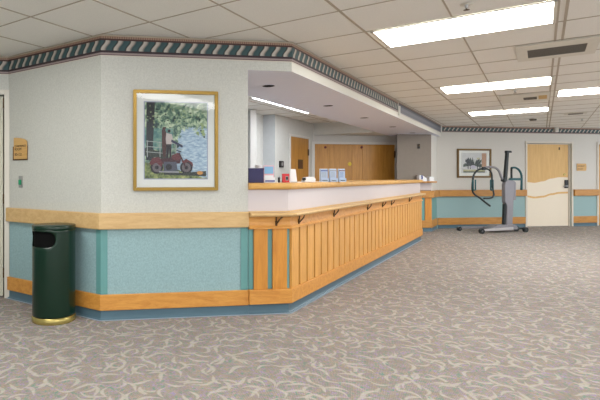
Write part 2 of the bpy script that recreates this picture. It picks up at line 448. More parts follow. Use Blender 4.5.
# left door wall, with its opening
DW = .95; dr = -.055
a0 = F_left2
xd1 = a0.x(4.5); xd0 = xd1 - DW; doortop = 2.05
mb = MB()
mb.box(xd1, 0.0, 0, .12, 0, CEIL, M['vinyl']); mb.box((XL - L1.x) / w.x, xd0, 0, .12, 0, CEIL, M['vinyl']); mb.box(xd0, xd1, 0, .12, doortop, CEIL, M['vinyl'])
struct(mb, 'wall_left_door_side', xy(L1), WA)
mb = MB()
for x_ in (xd0 - .05, xd1): mb.box(x_, x_ + .05, -.018, .1, 0, doortop + .05, M['frame_paint'], .004)
mb.box(xd0, xd1, -.018, .1, doortop, doortop + .05, M['frame_paint'], .004)
door = struct(mb, 'door_1', xy(L1), WA)
mb = MB(); mb.box(xd0 + .004, xd1 - .02, .03, .075, .01, doortop - .008, M['door_left'], .003); struct(mb, 'door_leaf', parent=door)
for zz in (.25, 1.0, 1.97):
    mb = MB(); mb.cyl((xd1 - .012, .018, zz), .008, .1, M['bronze']); struct(mb, 'hinge', parent=door)
mb = MB(); mb.box(xd0, xd1, .1, .12, 0, doortop, M['dark']); struct(mb, 'door_stop_or_shade', parent=door)  # dark sheet behind the leaf, standing in for shade in the jamb gap

# far wall with two door openings
fx = F_far.x
dA0, dA1 = fx(526.8), fx(571.2); top2 = F_far.at(548, 143.5)[1]
dB0 = fx(598.3); dB1 = dB0 + 1.12
xa = fx(300); xb = (XR - FO.x) / w.x
mb = MB(); th = .14
mb.box(xa, dA0, 0, th, 0, CEIL, M['vinyl_far']); mb.box(dA0, dA1, 0, th, top2, CEIL, M['vinyl_far']); mb.box(dA1, dB0, 0, th, 0, CEIL, M['vinyl_far'])
mb.box(dB0, dB1, 0, th, top2, CEIL, M['vinyl_far']); mb.box(dB1, xb + .3, 0, th, 0, CEIL, M['vinyl_far'])
struct(mb, 'wall_far', xy(FO), WA)
wall('wall_left_rear', Vector((XL, YB)), left2, M['vinyl'])

# soffit over the counter
su = Vector((-u.y, u.x)); SD = .945
Send = S1 + u * 8.72
mb = MB(); poly = [F_pic.pt(.95, .10), F_pic.pt(1.294, .10), W1 , S1, Send, Send + su * (SD - .0) - u * .5, S1 + su * SD + u * .0, F_pic.pt(.85, .55)]
poly = [p - S1 for p in poly]
mb.prism(poly, 2.172, CEIL, M['soffit'])
mb.bm.normal_update()
for f in mb.bm.faces:
    nn = f.normal
    if abs(nn.z) < .1:
        if nn.xy.dot(Vector((w.y, -w.x))) > .99: f.material_index = mb.mi(M['vinyl'])
        elif nn.xy.dot(-su) > .99: f.material_index = mb.mi(M['fascia'])
struct(mb, 'wall_soffit', xy(S1))
# lowered office bulkhead in front of the folding doors
q1 = D1 + lv * 1.358
inner_end = S1 + su * SD + u * 8.1
mb = MB(); mb.prism([p - D1 for p in (D1 + u * .0, q1, q1 + u * 1.25, F_far.pt(F_far.x(400), 0), D1 + w * .02)], 2.173, CEIL, M['office_cream']); struct(mb, 'wall_bulkhead', xy(D1))
# partition block at the far end of the counter
bx = F_block.x
b0, b1 = bx(397), bx(431.2)
blen = .79
mb = MB(); pb = [F_block.pt(b0), F_block.pt(b1), F_block.pt(b1) + u * blen, F_block.pt(b0) + u * blen]
mb.prism([p - BL for p in pb], 0, 2.172, M['taupe'])
mb.bm.normal_update()
for f in mb.bm.faces:
    if abs(f.normal.z) < .1 and f.normal.xy.dot(-su) > .9: f.material_index = mb.mi(M['white_paint'])
struct(mb, 'wall_partition', xy(BL))
# office walls
A_ = Vector((1.72, 9.62)); Bp = Vector((1.32, 9.05))
mb = MB(); o = B0
off = [B0, D1, D1 + nw * .2 + Vector((-.3, .3)), B0 + Vector((-.5, .55)), A_ + Vector((-.25, .3)), A_]
mb.prism([p - o for p in off], 0, CEIL, M['office_cream'])
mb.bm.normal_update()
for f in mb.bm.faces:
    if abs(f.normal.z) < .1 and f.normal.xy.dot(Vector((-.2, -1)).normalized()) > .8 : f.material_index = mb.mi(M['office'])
struct(mb, 'wall_office', xy(B0))
mb = MB(); o = Bp
mb.prism([p - o for p in (Bp + Vector((.0, 0)), Vector((1.62, 9.42)), A_, A_ + Vector((-.4, .2)), Bp + Vector((-.35, .2)))], 0, CEIL, M['office_cream']); struct(mb, 'wall_office_recess', xy(Bp))
mb = MB(); mb.box(0, .11, -.04, .34, 0, CEIL - .005, M['white_paint'], .006); struct(mb, 'trim_1', (1.34, 8.82, 0), R(0))
wall('wall_office_side', F_pic.pt(.3, .16), Vector((1.18, 9.0)), M['office'], side=1)

# ------------------------------------------------------------------ doors of the far wall
def far_door(name, x0, x1, top, frame_w=.045, right_reveal=True):
    mb = MB(); fp = M['frame_paint']
    mb.box(x0 - frame_w, x0, -.02, th, 0, top + frame_w, fp, .004); mb.box(x0, x1, -.02, th, top, top + frame_w, fp, .004)
    mb.box(x1, x1 + frame_w, -.02, th, 0, top + frame_w, fp, .004)
    return struct(mb, name, xy(FO), WA)
door = far_door('door_2', dA0, dA1, top2)
lx0, lx1 = dA0 + .006, dA1 - .006
mb = MB(); mb.box(dA0, dA0 + .02, .07, .09, 0, top2, M['frame_paint']); mb.box(dA1 - .03, dA1, .02, .05, 0, top2 - .0, M['frame_paint']); struct(mb, 'door_stop_or_shade', parent=door)
lx1 = dA1 - .034
mb = MB(); mb.box(lx0, lx1, .045, .085, .012, top2 - .006, M['door_cream'], .003)
leaf = mb.build('door_leaf', door)
def wave(px0, px1, ys, n=24):
    out = []
    for q in range(n + 1):
        p = px0 + (px1 - px0) * q / n; t = q / n * (len(ys) - 1); i0 = min(int(t), len(ys) - 2); f = t - i0
        f = f * f * (3 - 2 * f); y = ys[i0] * (1 - f) + ys[i0 + 1] * f
        out.append(y)
    return out
N = 24
wz = [F_far.at(548, y)[1] for y in wave(0, 1, [182.0, 182.8, 181.4, 178.6, 177.2, 177.4])]
xs = [lx0 + .012 + (lx1 - lx0 - .024) * q / N for q in range(N + 1)]
mb = MB(); mb.plate([(x_, z_) for x_, z_ in zip(xs, wz)] + [(xs[-1], top2 - .02), (xs[0], top2 - .02)], .0435, .046, M['oak_door']); mb.build('veneer_panel', door, label='golden veneer panel with a wavy lower edge')
wz2 = [F_far.at(548, y)[1] for y in wave(0, 1, [195.2, 196.6, 195.8, 193.4, 192.0, 191.8])]
mb = MB(); mb.plate([(x_, z_) for x_, z_ in zip(xs, wz2)] + [(x_, z_ - .045) for x_, z_ in reversed(list(zip(xs, wz2)))], .0435, .046, M['oak_door']); mb.build('veneer_stripe', door, label='thin wavy golden veneer stripe')
hx, hz = F_far.at(567.6, 184)
mb = MB(); mb.box(hx - .045, hx + .045, .018, .046, hz - .1, hz + .1, M['black'], .008)
lock = mb.build('door_lock', door, label='black keypad lock')
mb = MB(); mb.cyl((hx - .02, .0, hz - .05), .014, .05, M['chrome'], 'Y'); mb.tube([(hx - .02, -.02, hz - .05), (hx - .07, -.025, hz - .05), (hx - .14, -.02, hz - .053)], .009, M['chrome']); mb.build('lever', lock, label='chrome lever')
mb = MB(); a, b = F_far.at(566, 174.5); mb.cyl((a, .04, b), .028, .014, M['brass'], 'Y'); mb.build('deadbolt', door)
mb = MB(); a, b = F_far.at(560.8, 148.4); mb.box(a - .015, a + .015, .036, .046, b - .035, b + .03, M['bronze'], .003); mb.build('number_plate', door)
door = far_door('door_3', dB0, dB1, top2)
mb = MB(); mb.box(dB0 + .006, dB1 - .006, .06, .1, .012, top2 - .006, M['oak_office'], .003); leaf = mb.build('door_leaf', door)
# big folding wood doors at the back of the office
x0, x1 = fx(314.3), fx(396.2) ; ztop = F_far.at(350, 144.3)[1]; zfr = F_far.at(350, 142)[1]
mb = MB(); fp = M['white_paint']
mb.box(x0 - .07, x0, -.03, -.002, 0, zfr, fp, .003); mb.box(x1 - .05, x1 + .0, -.03, -.002, 0, zfr, fp, .003); mb.box(x0, x1 - .05, -.03, -.002, ztop, zfr, fp, .003)
door = struct(mb, 'door_4', xy(FO), WA)
cuts = [x0, fx(329.3), fx(351.6), fx(362), x1 - .05]
for a, b in zip(cuts, cuts[1:]):
    mb = MB(); mb.box(a + .002, b - .002, -.022, -.003, .02, ztop - .004, M['oak_office'], .002); mb.build('door_leaf', door)
for p in (324.8, 361):
    a, b = F_far.at(p, 147.4); mb = MB(); mb.cyl((a, -.03, b), .028, .018, M['maroon'], 'Y', bev=.004); mb.build('door_catch', door)
a, b = F_far.at(394, 154.5); mb = MB(); mb.box(a - .02, a + .01, -.045, -.022, b - .08, b + .08, M['bronze'], .004); mb.build('hinge', door)
a, b = F_far.at(349.2, 164); mb = MB(); mb.cyl((a, -.024, b), .045, .003, M['yellow'], 'Y', seg=12); mb.build('sticker', door, label='round yellow sticker')
# office side door
fo = F_off; x0, x1 = fo.x(290.2), fo.x(308); zt = fo.at(299, 137.6)[1]
mb = MB()
mb.box(x0 - .055, x0, -.02, -.001, 0, zt + .05, fp, .003); mb.box(x1, x1 + .055, -.02, -.001, 0, zt + .05, fp, .003); mb.box(x0, x1, -.02, -.001, zt, zt + .05, fp, .003)
door = struct(mb, 'door_5', xy(B0), UA)
mb = MB(); mb.box(x0 + .003, x1 - .003, -.014, -.002, .01, zt - .004, M['oak_office'], .002); mb.build('door_leaf', door)
a, b = fo.at(299.8, 164.2); mb = MB(); mb.box(a - .13, a + .13, -.02, -.014, b - .1, b + .1, M['bronze'], .003); mb.box(a - .09, a + .09, -.022, -.019, b - .07, b + .07, M['signdark'], 0); mb.build('door_sign', door)
a, b = fo.at(307.6, 152); mb = MB(); mb.box(a - .03, a + .02, -.03, -.014, b - .08, b + .06, M['bronze'], .004); mb.build('hinge', door)

# ------------------------------------------------------------------ trims
def rect(o0, o1, z0, z1): return [(o0, z0), (o1, z0), (o1, z1), (o0, z1)]
def rnd(o1, z0, z1, r=.008, o0=0.0005): return [(o0, z0), (o1 - r, z0), (o1 - r * .3, z0 + r * .3), (o1, z0 + r), (o1, z1 - r), (o1 - r * .3, z1 - r * .3), (o1 - r, z1), (o0, z1)]
EPS = lv * .02
rail_path = [L1 + lv * .018, K1, W1 - w * .004]
dado_z = (.775, .912); low_z = (.082, .216)
mb = MB(); mb.sweep(rail_path, rnd(.044, *dado_z), M['oak_rail'], K1); struct(mb, 'trim_2', xy(K1))
mb = MB(); mb.sweep([L1 + lv * .004, K1, W1 - w * .0005], rnd(.02, *low_z, r=.005), M['oak_low'], K1); struct(mb, 'trim_3', xy(K1))
cove = [(.0005, .0), (.018, .0), (.018, .004), (.007, .014), (.005, .03), (.005, .081), (.0005, .081)]
mb = MB(); mb.sweep([L1 + lv * .004, K1, W1 - w * .0005], cove, M['cove'], K1); mb.sweep([L1 + lv * .004, K1, W1 - w * .0005], rect(.0182, .036, 0, .003), M['toe'], K1); struct(mb, 'baseboard_left', xy(K1))
far_paths = [(F_far.pt(fx(437.8)), F_far.pt(dA0 - .047)), (F_far.pt(dA1 + .047), F_far.pt(dB0 - .047))]
n_t = 4
for a, b in far_paths:
    mb = MB(); mb.sweep([a, b], rnd(.06, .757, .912), M['oak_far'], a); struct(mb, 'trim_%d' % n_t, xy(a)); n_t += 1
    mb = MB(); mb.sweep([a, b], rnd(.02, .085, .25, r=.005), M['oak_far'], a); struct(mb, 'trim_%d' % n_t, xy(a)); n_t += 1
    mb = MB(); mb.sweep([a, b], cove, M['cove'], a); struct(mb, 'baseboard_far' if n_t < 7 else 'baseboard_far_right', xy(a))
# corner guards
mb = MB(); mb.sweep([K1 - lv * .055, K1, K1 + w * .055], rect(.0005, .004, .218, .774), M['teal'], K1); struct(mb, 'trim_%d' % n_t, xy(K1)); n_t += 1
# wallpaper border
BZ = (CEIL - .188, CEIL - .006)
mb = MB(); mb.sweep([left2 + w * .02, L1, K1, S1, S1 + u * 4.25], rect(.0005, .004, *BZ), M['border'], K1); struct(mb, 'trim_%d' % n_t, xy(K1)); n_t += 1
mb = MB(); mb.sweep([S1 + u * 4.29, Send - u * .03], rect(.0005, .004, *BZ), M['border_plain'], S1); struct(mb, 'trim_%d' % n_t, xy(S1)); n_t += 1
mb = MB(); mb.sweep([F_far.pt(fx(442)), far_r - w * .05], rect(.0005, .004, CEIL - .16, CEIL - .006), M['border'], FO); struct(mb, 'trim_%d' % n_t, xy(FO)); n_t += 1
# narrow cornice bead on top of the border
mb = MB(); mb.sweep([left2 + w * .02, L1, K1, S1, Send - u * .03], rnd(.014, CEIL - .018, CEIL - .0045, .004), M['tbar'], K1); struct(mb, 'trim_%d' % n_t, xy(K1)); n_t += 1
# block dressing: upright oak, teal strip, rails
bz = F_block
mb = MB(); e = bz.pt(b1)
mb.box(bz.x(424.5), b1 + .0, -.02, -.001, .25, .757, M['oak_orange'], .003); mb.box(b0, bz.x(421), -.02, -.001, .25, .757, M['oak_orange'], .003)
mb.box(bz.x(421), bz.x(424.5), -.006, -.001, .25, .757, M['teal'])
struct(mb, 'trim_%d' % n_t, xy(BL), WA); n_t += 1
for nm, pr, m_ in (('trim_%d' % n_t, rnd(.06, .757, .912), M['oak_far']), ('trim_%d' % (n_t + 1), rnd(.022, .085, .25, r=.005), M['oak_far']), ('baseboard_partition', cove, M['cove']), ('trim_%d' % (n_t + 2), rect(.0005, .01, .93, 1.09), M['panel'])):
    mb = MB(); mb.sweep([bz.pt(b0), e, e + u * .74] if 'trim_%d' % (n_t + 2) != nm else [bz.pt(b0), e], pr, m_, BL); struct(mb, nm, xy(BL))
n_t += 3
mb = MB(); mb.sweep([e + u * .02, e + u * .74], rect(.0005, .004, .252, .756), M['teal'], BL); struct(mb, 'trim_%d' % n_t, xy(BL)); n_t += 1

# ================================================================== reception counter
cnt = thing('reception_counter', 'long honey oak slatted reception counter with pale upper panel, under the soffit', 'counter', xy(C1), 0)
def cs(mb, path, prof, m, **k_): return mb.sweep(path, prof, m, C1, **k_)
Wc = W1 + w * .001
path = [Wc, C1, E1]
mb = MB(); cs(mb, path, rect(-.12, 0, .0, 1.106), M['panel']); mb.build('body', cnt)
mb = MB(); cs(mb, path, [(.0005, 0), (.02, 0), (.02, .004), (.009, .014), (.006, .03), (.006, .087), (.0005, .087)], M['cove']); mb.build('cove_base', cnt)
mb = MB(); cs(mb, path, rect(.0202, .042, 0, .003), M['toe']); mb.build('cove_toe', cnt, label='pale blue edge of the cove base')
mb = MB(); cs(mb, path, rnd(.046, .092, .22, .005), M['oak_low']); mb.build('bottom_rail', cnt)
mb = MB(); cs(mb, path, rect(.0005, .007, .2205, .757), M['teal_pale']); mb.build('backing_panel', cnt)
mb = MB(); cs(mb, path, [(.0005, .758), (.048, .758), (.050, .764), (.050, .772), (.040, .778), (.030, .79), (.026, .82), (.030, .85), (.038, .868), (.0005, .868)], M['oak']); mb.build('apron', cnt)
cap = [(.0005, .8685), (.078, .8685), (.092, .872), (.102, .881), (.104, .890), (.100, .899), (.088, .904), (.0005, .905)]
mb = MB(); cs(mb, path, cap, M['oak_rail']); mb.build('handrail', cnt)
mb = MB(); cs(mb, path, [(.001, .906), (.022, .906), (.022, .914), (.001, .916)], M['oak_rail']); mb.build('rail_bead', cnt)
top = [(-.46, 1.1075), (.018, 1.1075), (.032, 1.113), (.040, 1.124), (.042, 1.137), (.040, 1.150), (.032, 1.161), (.018, 1.166), (-.46, 1.166)]
Wt = W1 + w * .001
mb = MB(); cs(mb, [Wt, C1, E1 + u * .06], top, M['oak_top']); mb.build('countertop', cnt)
# staff side worktop
mb = MB(); cs(mb, [C1 + u * .45, E1], rect(-.75, -.125, .70, .735), M['panel']); mb.build('worktop', cnt)
def slat(fr, x0, x1, m_):
    mb = MB(); mb.box(x0, x1, -.034, -.0075, .2205, .7575, m_, .003)
    o_ = mb.build('slat', cnt, (fr.o.x - C1.x, fr.o.y - C1.y, 0), fr.a); return o_
for p0, p1 in ((253, 266.6), (271.6, 285.8)): slat(F_pic, F_pic.x(p0), F_pic.x(p1), M['oak_orange'])
s_ = .012; nxt = .185
k_ = 0
while s_ < 6.28:
    e_ = min(nxt - .018, 6.31)
    slat(F_cnt, s_, e_, M['oak_z']); s_ = nxt + .018; nxt += .1915
def bracket(fr, x):
    mb = MB()
    mb.box(x - .009, x + .009, -.04, -.027, .785, .83, M['bronze'], .003)
    mb.tube(smooth_pts([(x, -.036, .80), (x + .008, -.055, .822), (x + .02, -.072, .848), (x + .045, -.068, .864)], 5), .0065, M['bronze'], 8)
    mb.tube([(x, -.036, .815), (x - .002, -.042, .866)], .006, M['bronze'], 8)
    mb.build('bracket', cnt, (fr.o.x - C1.x, fr.o.y - C1.y, 0), fr.a)
bracket(F_pic, F_pic.x(275))
for s in (.17, 1.15, 2.48, 3.26, 3.80, 5.11): bracket(F_cnt, s)
mb = MB(); mb.box(0, .016, -.012, -.001, .222, .755, M['teal'], .002); mb.box(.03, .05, -.018, -.0075, .222, .755, M['teal'], .002)
# teal uprights at the junction with the wall
mb.bm.free(); 
mb = MB(); mb.box(F_pic.x(248.6), F_pic.x(252), -.016, -.0075, .222, .755, M['teal'], .002); mb.build('edge_strip', cnt, (K1.x - C1.x, K1.y - C1.y, 0), WA)
mb = MB(); mb.box(F_pic.x(240.6), F_pic.x(247.4), -.008, -.0006, .218, .774, M['teal'], .002); struct(mb, 'trim_%d' % n_t, xy(K1), WA); n_t += 1

# ================================================================== ceiling fixtures
def ceil_obj(name, label, cat, j, i, group=None): g = grid(j, i); return thing(name, label, cat, (g.x, g.y, CEIL - .0045), GA, group)
def ceiling_light(j, i, label, rot=GA, pos=None, lamp='lamp', ln=2 * T, wd_=T):
    g = pos if pos is not None else grid(j, i)
    t = thing('ceiling_light', label, 'ceiling light', (g.x, g.y, CEIL - .0045), rot, 'recessed fluorescent ceiling lights')
    mb = MB(); f_ = .022
    for a in ((0.008, ln - .008, .008, .008 + f_), (.008, ln - .008, wd_ - f_ - .008, wd_ - .008), (.008, .008 + f_, .008, wd_ - .008), (ln - .008 - f_, ln - .008, .008, wd_ - .008)):
        mb.box(a[0], a[1], a[2], a[3], -.008, 0, M['vent_pan'], .001)
    mb.build('light_frame', t)
    mb = MB(); mb.box(.03, ln - .03, .03, wd_ - .03, -.006, 0, M[lamp]); mb.build('diffuser', t)
    return t
ceiling_light(0.05, 1, 'largest and nearest lit rectangular ceiling light, above the open floor', ln=1.955 * T)
ceiling_light(0.085, 6, 'middle lit ceiling light of the row, beyond the dark return-air grille', ln=1.955 * T)
ceiling_light(0.085, 11, 'farthest lit ceiling light of the row, nearest the far wall', ln=1.955 * T)
ceiling_light(2.11, 8, 'lit ceiling light cut by the right edge of the photo')
for n_, (j, i) in enumerate([(0.05, -4), (2.11, -4), (5.08, 2), (5.08, -4), (5.08, 8), (-4, -4), (8.08, 5), (8.08, -1), (8.08, 11), (6.2, 15), (9.3, 13), (5.08, 12), (11.08, 2), (11.08, 8), (-1, -8)]):  # unseen fixtures: first pair read from glass reflection, rest added as fill light
    g = grid(j, i)
    ceiling_light(j, i, 'unseen ceiling light added outside the view')
# office strip lights behind the soffit; the last is unseen, added as fill
for n_, (pp, ss, wd_, lb) in enumerate([(1.30, 2.5, .45, 'nearer office strip light seen over the soffit edge'), (1.30, 3.68, .45, 'farther office strip light seen over the soffit edge'),
                                       (1.05, .9, .5, 'unseen office strip light added to brighten the office')]):
    ceiling_light(0, 0, lb, UA, S1 + su * pp + u * ss, 'lamp_office', 1.14, wd_)
# downlights in the soffit
for n_, (p, q) in enumerate([(268.5, 85.7), (328.2, 105.6), (364.2, 117.7), (392.7, 126.7), (412.5, 132.8)]):
    Z = FPX * (2.172 - EYE) / (HY - q); X = (p - PX) / FPX * Z
    t = thing('recessed_downlight', ['nearest', 'second', 'third', 'fourth', 'farthest'][n_] + ' of the five unlit black recessed downlights in the soffit', 'downlight', (X, Y := Z, 2.172), 0, 'soffit downlights')
    mb = MB(); mb.lathe([(.078, -.004), (.082, -.001), (.082, -.0002), (.066, -.0002), (.064, -.004)], M['soffit'], 32, smooth=False, ring=True); mb.build('trim_ring', t)
    mb = MB(); mb.lathe([(.0655, -.0025), (.0655, -.0005)], M['dark'], 32, smooth=False); mb.build('baffle', t)

# vents and other ceiling hardware (positions on the ceiling read from sight lines)
def ceil_at(px, py):
    Z = FPX * (CEIL - .01 - EYE) / (HY - py); X = (px - PX) / FPX * Z
    d = Vector((X, Z)) - G0; return d.dot(dirv(GA)), d.dot(dirv(GA + math.pi / 2))
def vent(label, c0, c1, g0, g1, amber=False):      # panel corners, grille corners as sight lines
    (x0, y0), (x1, y1), (gx0, gy0), (gx1, gy1) = [(a * T, b * T) for a, b in (c0, c1, g0, g1)]
    y0, y1 = sorted((y0, y1)); gy0, gy1 = sorted((gy0, gy1))
    g = G0 + dirv(GA) * x0 + dirv(GA + math.pi / 2) * y0
    t = thing('ceiling_vent', label, 'air vent', (g.x, g.y, CEIL - .0045), GA, 'ceiling air vents')
    mb = MB(); W_, H_ = x1 - x0, y1 - y0; a0_, a1_, b0_, b1_ = gx0 - x0, gx1 - x0, gy0 - y0, gy1 - y0
    b0_ = max(b0_, .04); b1_ = min(b1_, H_ - .04)
    for q in ((0, W_, 0, b0_), (0, W_, b1_, H_), (0, a0_, b0_, b1_), (a1_, W_, b0_, b1_)): mb.box(q[0], q[1], q[2], q[3], -.010, 0, M['vent_pan'], .002)
    mb.build('vent_panel', t)
    mb = MB(); mb.box(a0_, a1_, b0_, b1_, -.004, 0, M['dark']); n_ = max(4, int((b1_ - b0_) / .022))
    for q in range(n_): yy = b0_ + (b1_ - b0_) * (q + .5) / n_; mb.box(a0_, a1_, yy - .005, yy + .005, -.009, -.004, M['vent'])
    mb.build('louvers', t)
    if amber:
        mb = MB(); mb.box(a1_ + .02, W_ - .03, b0_ * .7, b1_, -.012, -.0102, M['amber']); mb.build('label_patch', t)
vent('large return air vent with dark louvered grille, right of the nearest ceiling light', (1.54, 3.03), (2.5, 4.17), (1.68, 3.36), (2.37, 3.95))
vent('small pale air vent panel between the two farther lit ceiling lights', (1.05, 8.05), (2.0, 9.45), (1.5, 8.62), (1.76, 9.1), True)
def ceil_pt(px, py):
    x, y = ceil_at(px, py); return G0 + dirv(GA) * x + dirv(GA + math.pi / 2) * y
def sprinkler(px, py, label):
    g = ceil_pt(px, py); t = thing('sprinkler', label, 'sprinkler', (g.x, g.y, CEIL - .0045), 0, 'ceiling sprinklers')
    mb = MB(); mb.lathe([(.042, -.002), (.042, 0), (.012, 0), (.012, -.004)], M['vent_pan'], 24); mb.build('escutcheon', t)
    mb = MB(); mb.lathe([(.006, -.03), (.01, -.028), (.012, -.006), (.012, -.003)], M['chrome'], 12)
    mb.lathe([(.020, -.042), (.020, -.040), (.004, -.038), (.004, -.030)], M['bronze'], 16); mb.build('sprinkler_head', t)
sprinkler(466.6, 5.0, 'pendent sprinkler above the nearest ceiling light')
sprinkler(515, 90.5, 'tiny sprinkler just behind the middle ceiling light of the row')
sprinkler(582, 119, 'sprinkler near the far wall on the right side of the ceiling')
g = ceil_pt(575.5, 113.5); t = thing('ceiling_speaker', 'small square ceiling grille with grey centre near the far wall', 'ceiling speaker', (g.x, g.y, CEIL - .0045), GA)
mb = MB(); mb.box(-.17, .17, -.17, .17, -.012, 0, M['vent_pan'], .003); mb.build('face_plate', t)
mb = MB(); mb.box(-.11, .11, -.11, .11, -.016, -.0122, M['vent'], .002); mb.build('grille', t)
g = ceil_pt(533, 119.5); t = thing('smoke_detector', 'small round detector on the ceiling beyond the farthest row light', 'smoke detector', (g.x, g.y, CEIL - .0045), 0)
mb = MB(); mb.lathe([(.05, -.03), (.062, -.02), (.065, 0), (.01, 0)], M['vent'], 24); mb.build('detector_body', t)
g = F_far.pt(fx(555.2), -.03); zz = F_far.at(555, 130)[1]
t = thing('alarm_strobe', 'small cream alarm box on the wallpaper border above the door', 'alarm', xy(g, zz), WA)
mb = MB(); mb.box(-.045, .045, -.025, .025, -.055, .055, M['vent_pan'], .006); mb.build('strobe_housing', t)
mb = MB(); mb.box(-.02, .02, -.032, -.0255, -.03, .03, M['frame_paint'], .004); mb.build('strobe_lens', t)
# joint cover on the soffit border
g = S1 + u * 4.27; t = MB(); t.box(-.025, .025, -.03, -.001, -.09, .06, M['white_paint'], .004)
t.build('border_joint_cover', None, xy(g, 2.30), UA, label='small white box on the soffit band where the ribbon pattern stops', category='joint cover')

# ================================================================== pictures
def frame_parts(t, W_, H_, fw, fm, matw, depth=.03, imgm=None):
    mb = MB()
    def side(a, b): mb.plate([a, b, (b[0] + (fw if b[0] < a[0] or b[0] < 0 else -fw), b[1]), a], -depth, 0, fm)
    x0, x1, z0, z1 = -W_ / 2, W_ / 2, -H_ / 2, H_ / 2
    for poly in ([(x0, z0), (x1, z0), (x1 - fw, z0 + fw), (x0 + fw, z0 + fw)], [(x0, z1), (x1, z1), (x1 - fw, z1 - fw), (x0 + fw, z1 - fw)],
                 [(x0, z0), (x0, z1), (x0 + fw, z1 - fw), (x0 + fw, z0 + fw)], [(x1, z0), (x1, z1), (x1 - fw, z1 - fw), (x1 - fw, z0 + fw)]):
        mb.plate(poly, -depth, -.001, fm, .004)
    mb.build('frame', t)
    a, b = x0 + fw * .7, x1 - fw * .7; c, d = z0 + fw * .7, z1 - fw * .7
    mb = MB(); mb.box(a, b, -.008, -.003, c, d, M['mat']); mb.build('mat_board', t)
    mb = MB(); mb.face([(a, -.0215, c), (b, -.0215, c), (b, -.0215, d), (a, -.0215, d)], M['glass']); mb.build('glass', t)
(xa_, za_), (xb_, zb_) = F_pic.at(133, 190.8), F_pic.at(217.5, 92)
W_, H_ = xb_ - xa_, zb_ - za_
g = F_pic.pt((xa_ + xb_) / 2, -.002)
t = thing('framed_picture', 'gold framed picture of a couple by a river with a red motorcycle', 'picture', xy(g, (za_ + zb_) / 2), WA)
frame_parts(t, W_, H_, .03, M['gold'], .08)
# the print: soft painted ground plus flat printed shapes
k = NT('river_print_ground'); uvs = k.sep(k.coord('UV')); U, V = uvs[0], uvs[1]; cuv = k.coord('UV')
n1 = k.noise(k.mapping(cuv, (1, 1.2, 1)), 9, 5, .7, .4)[0]; n2 = k.noise(k.mapping(cuv, (6, 22, 1)), 2, 3, .6)[0]
fol = k.ramp(n1, [(.36, lin((34, 62, 66))), (.44, lin((76, 112, 100))), (.50, lin((136, 166, 138))), (.57, lin((196, 212, 178))), (.66, lin((222, 232, 214)))])
wat = k.ramp(n2, [(.35, lin((140, 168, 194))), (.5, lin((176, 200, 218))), (.65, lin((214, 228, 234)))])
gra = k.ramp(n1, [(.38, lin((60, 74, 44))), (.5, lin((130, 146, 84))), (.62, lin((186, 190, 120)))])
bank = k.math('GREATER_THAN', k.math('ADD', k.math('SUBTRACT', U, k.math('MULTIPLY', V, .25)), k.math('MULTIPLY', k.math('SUBTRACT', n1, .5), .25)), .42)
low = k.math('LESS_THAN', k.math('ADD', V, k.math('MULTIPLY', k.math('SUBTRACT', n1, .5), .3)), .66)
c = k.mix(k.math('MULTIPLY', bank, low), fol, wat)
teal_mid = k.math('MULTIPLY', k.math('LESS_THAN', k.math('ABSOLUTE', k.math('SUBTRACT', V, .52)), .14), k.math('LESS_THAN', U, .45))
c = k.mix(k.math('MULTIPLY', teal_mid, .6), c, lin((92, 150, 148)))
g_ = k.math('LESS_THAN', k.math('ADD', V, k.math('MULTIPLY', n1, .1)), k.math('SUBTRACT', .26, k.math('MULTIPLY', U, .2)))
c = k.mix(g_, c, gra); k.col(c); k.rough(.6); M['ground1'] = k.m
(ia, iz0), (ib, iz1) = F_pic.at(144.6, 178.5), F_pic.at(206.8, 103.6)
cx, cz = (xa_ + xb_) / 2, (za_ + zb_) / 2
ia -= cx; ib -= cx; iz0 -= cz; iz1 -= cz; IW, IH = ib - ia, iz1 - iz0
mb = MB(); mb.box(ia - .008, ib + .008, -.0088, -.0082, iz0 - .008, iz1 + .008, M['mat_edge'])
f = mb.face([(ia, -.0092, iz0), (ib, -.0092, iz0), (ib, -.0092, iz1), (ia, -.0092, iz1)], M['ground1'])
for lp, uv_ in zip(f.loops, ((0, 0), (1, 0), (1, 1), (0, 1))): lp[mb.uv].uv = uv_
lay = [0]
def P(pts, m):      # printed shape, unit coordinates from the lower left of the print
    lay[0] += 1; y = -.0093 - lay[0] * .00006
    mb.face([(ia + px_ * IW, y, iz0 + pz_ * IH) for px_, pz_ in pts], m)
def PC(cx_, cz_, r, m, r2=None, asp=IW / IH, n=20):
    pts = [(cx_ + r * math.cos(2 * math.pi * q / n), cz_ + (r2 or r) * asp * math.sin(2 * math.pi * q / n)) for q in range(n)]; P(pts, m)
def PL(a, b, t_, m):
    d = Vector(b) - Vector(a); n_ = Vector((-d.y, d.x)).normalized() * t_ / 2
    P([(a[0] - n_.x, a[1] - n_.y), (b[0] - n_.x, b[1] - n_.y), (b[0] + n_.x, b[1] + n_.y), (a[0] + n_.x, a[1] + n_.y)], m)
p_ = lambda n_, c_: plain('print_' + n_, c_, .6, vary=.08)
trunk, hair, skin, shirt, trous, bark = p_('trunk', (38, 44, 50)), p_('hair', (84, 44, 38)), p_('skin', (176, 128, 108)), p_('shirt', (214, 204, 200)), p_('trousers', (36, 26, 34)), p_('bank', (58, 66, 58))
redp, redd, tyre, engine, railp, foam, leafd, leafl = p_('red', (118, 52, 58)), p_('darkred', (78, 34, 44)), p_('tyre', (34, 30, 38)), p_('engine', (92, 96, 112)), p_('rail', (196, 204, 200)), p_('foam', (200, 214, 214)), p_('leafd', (34, 60, 52)), p_('leafl', (170, 192, 140))
P([(.03, 1), (.16, 1), (.15, .75), (.13, .45), (.15, .24), (.02, .24)], trunk)
rr = random.Random(3); leafm = p_('leafm', (98, 134, 116))
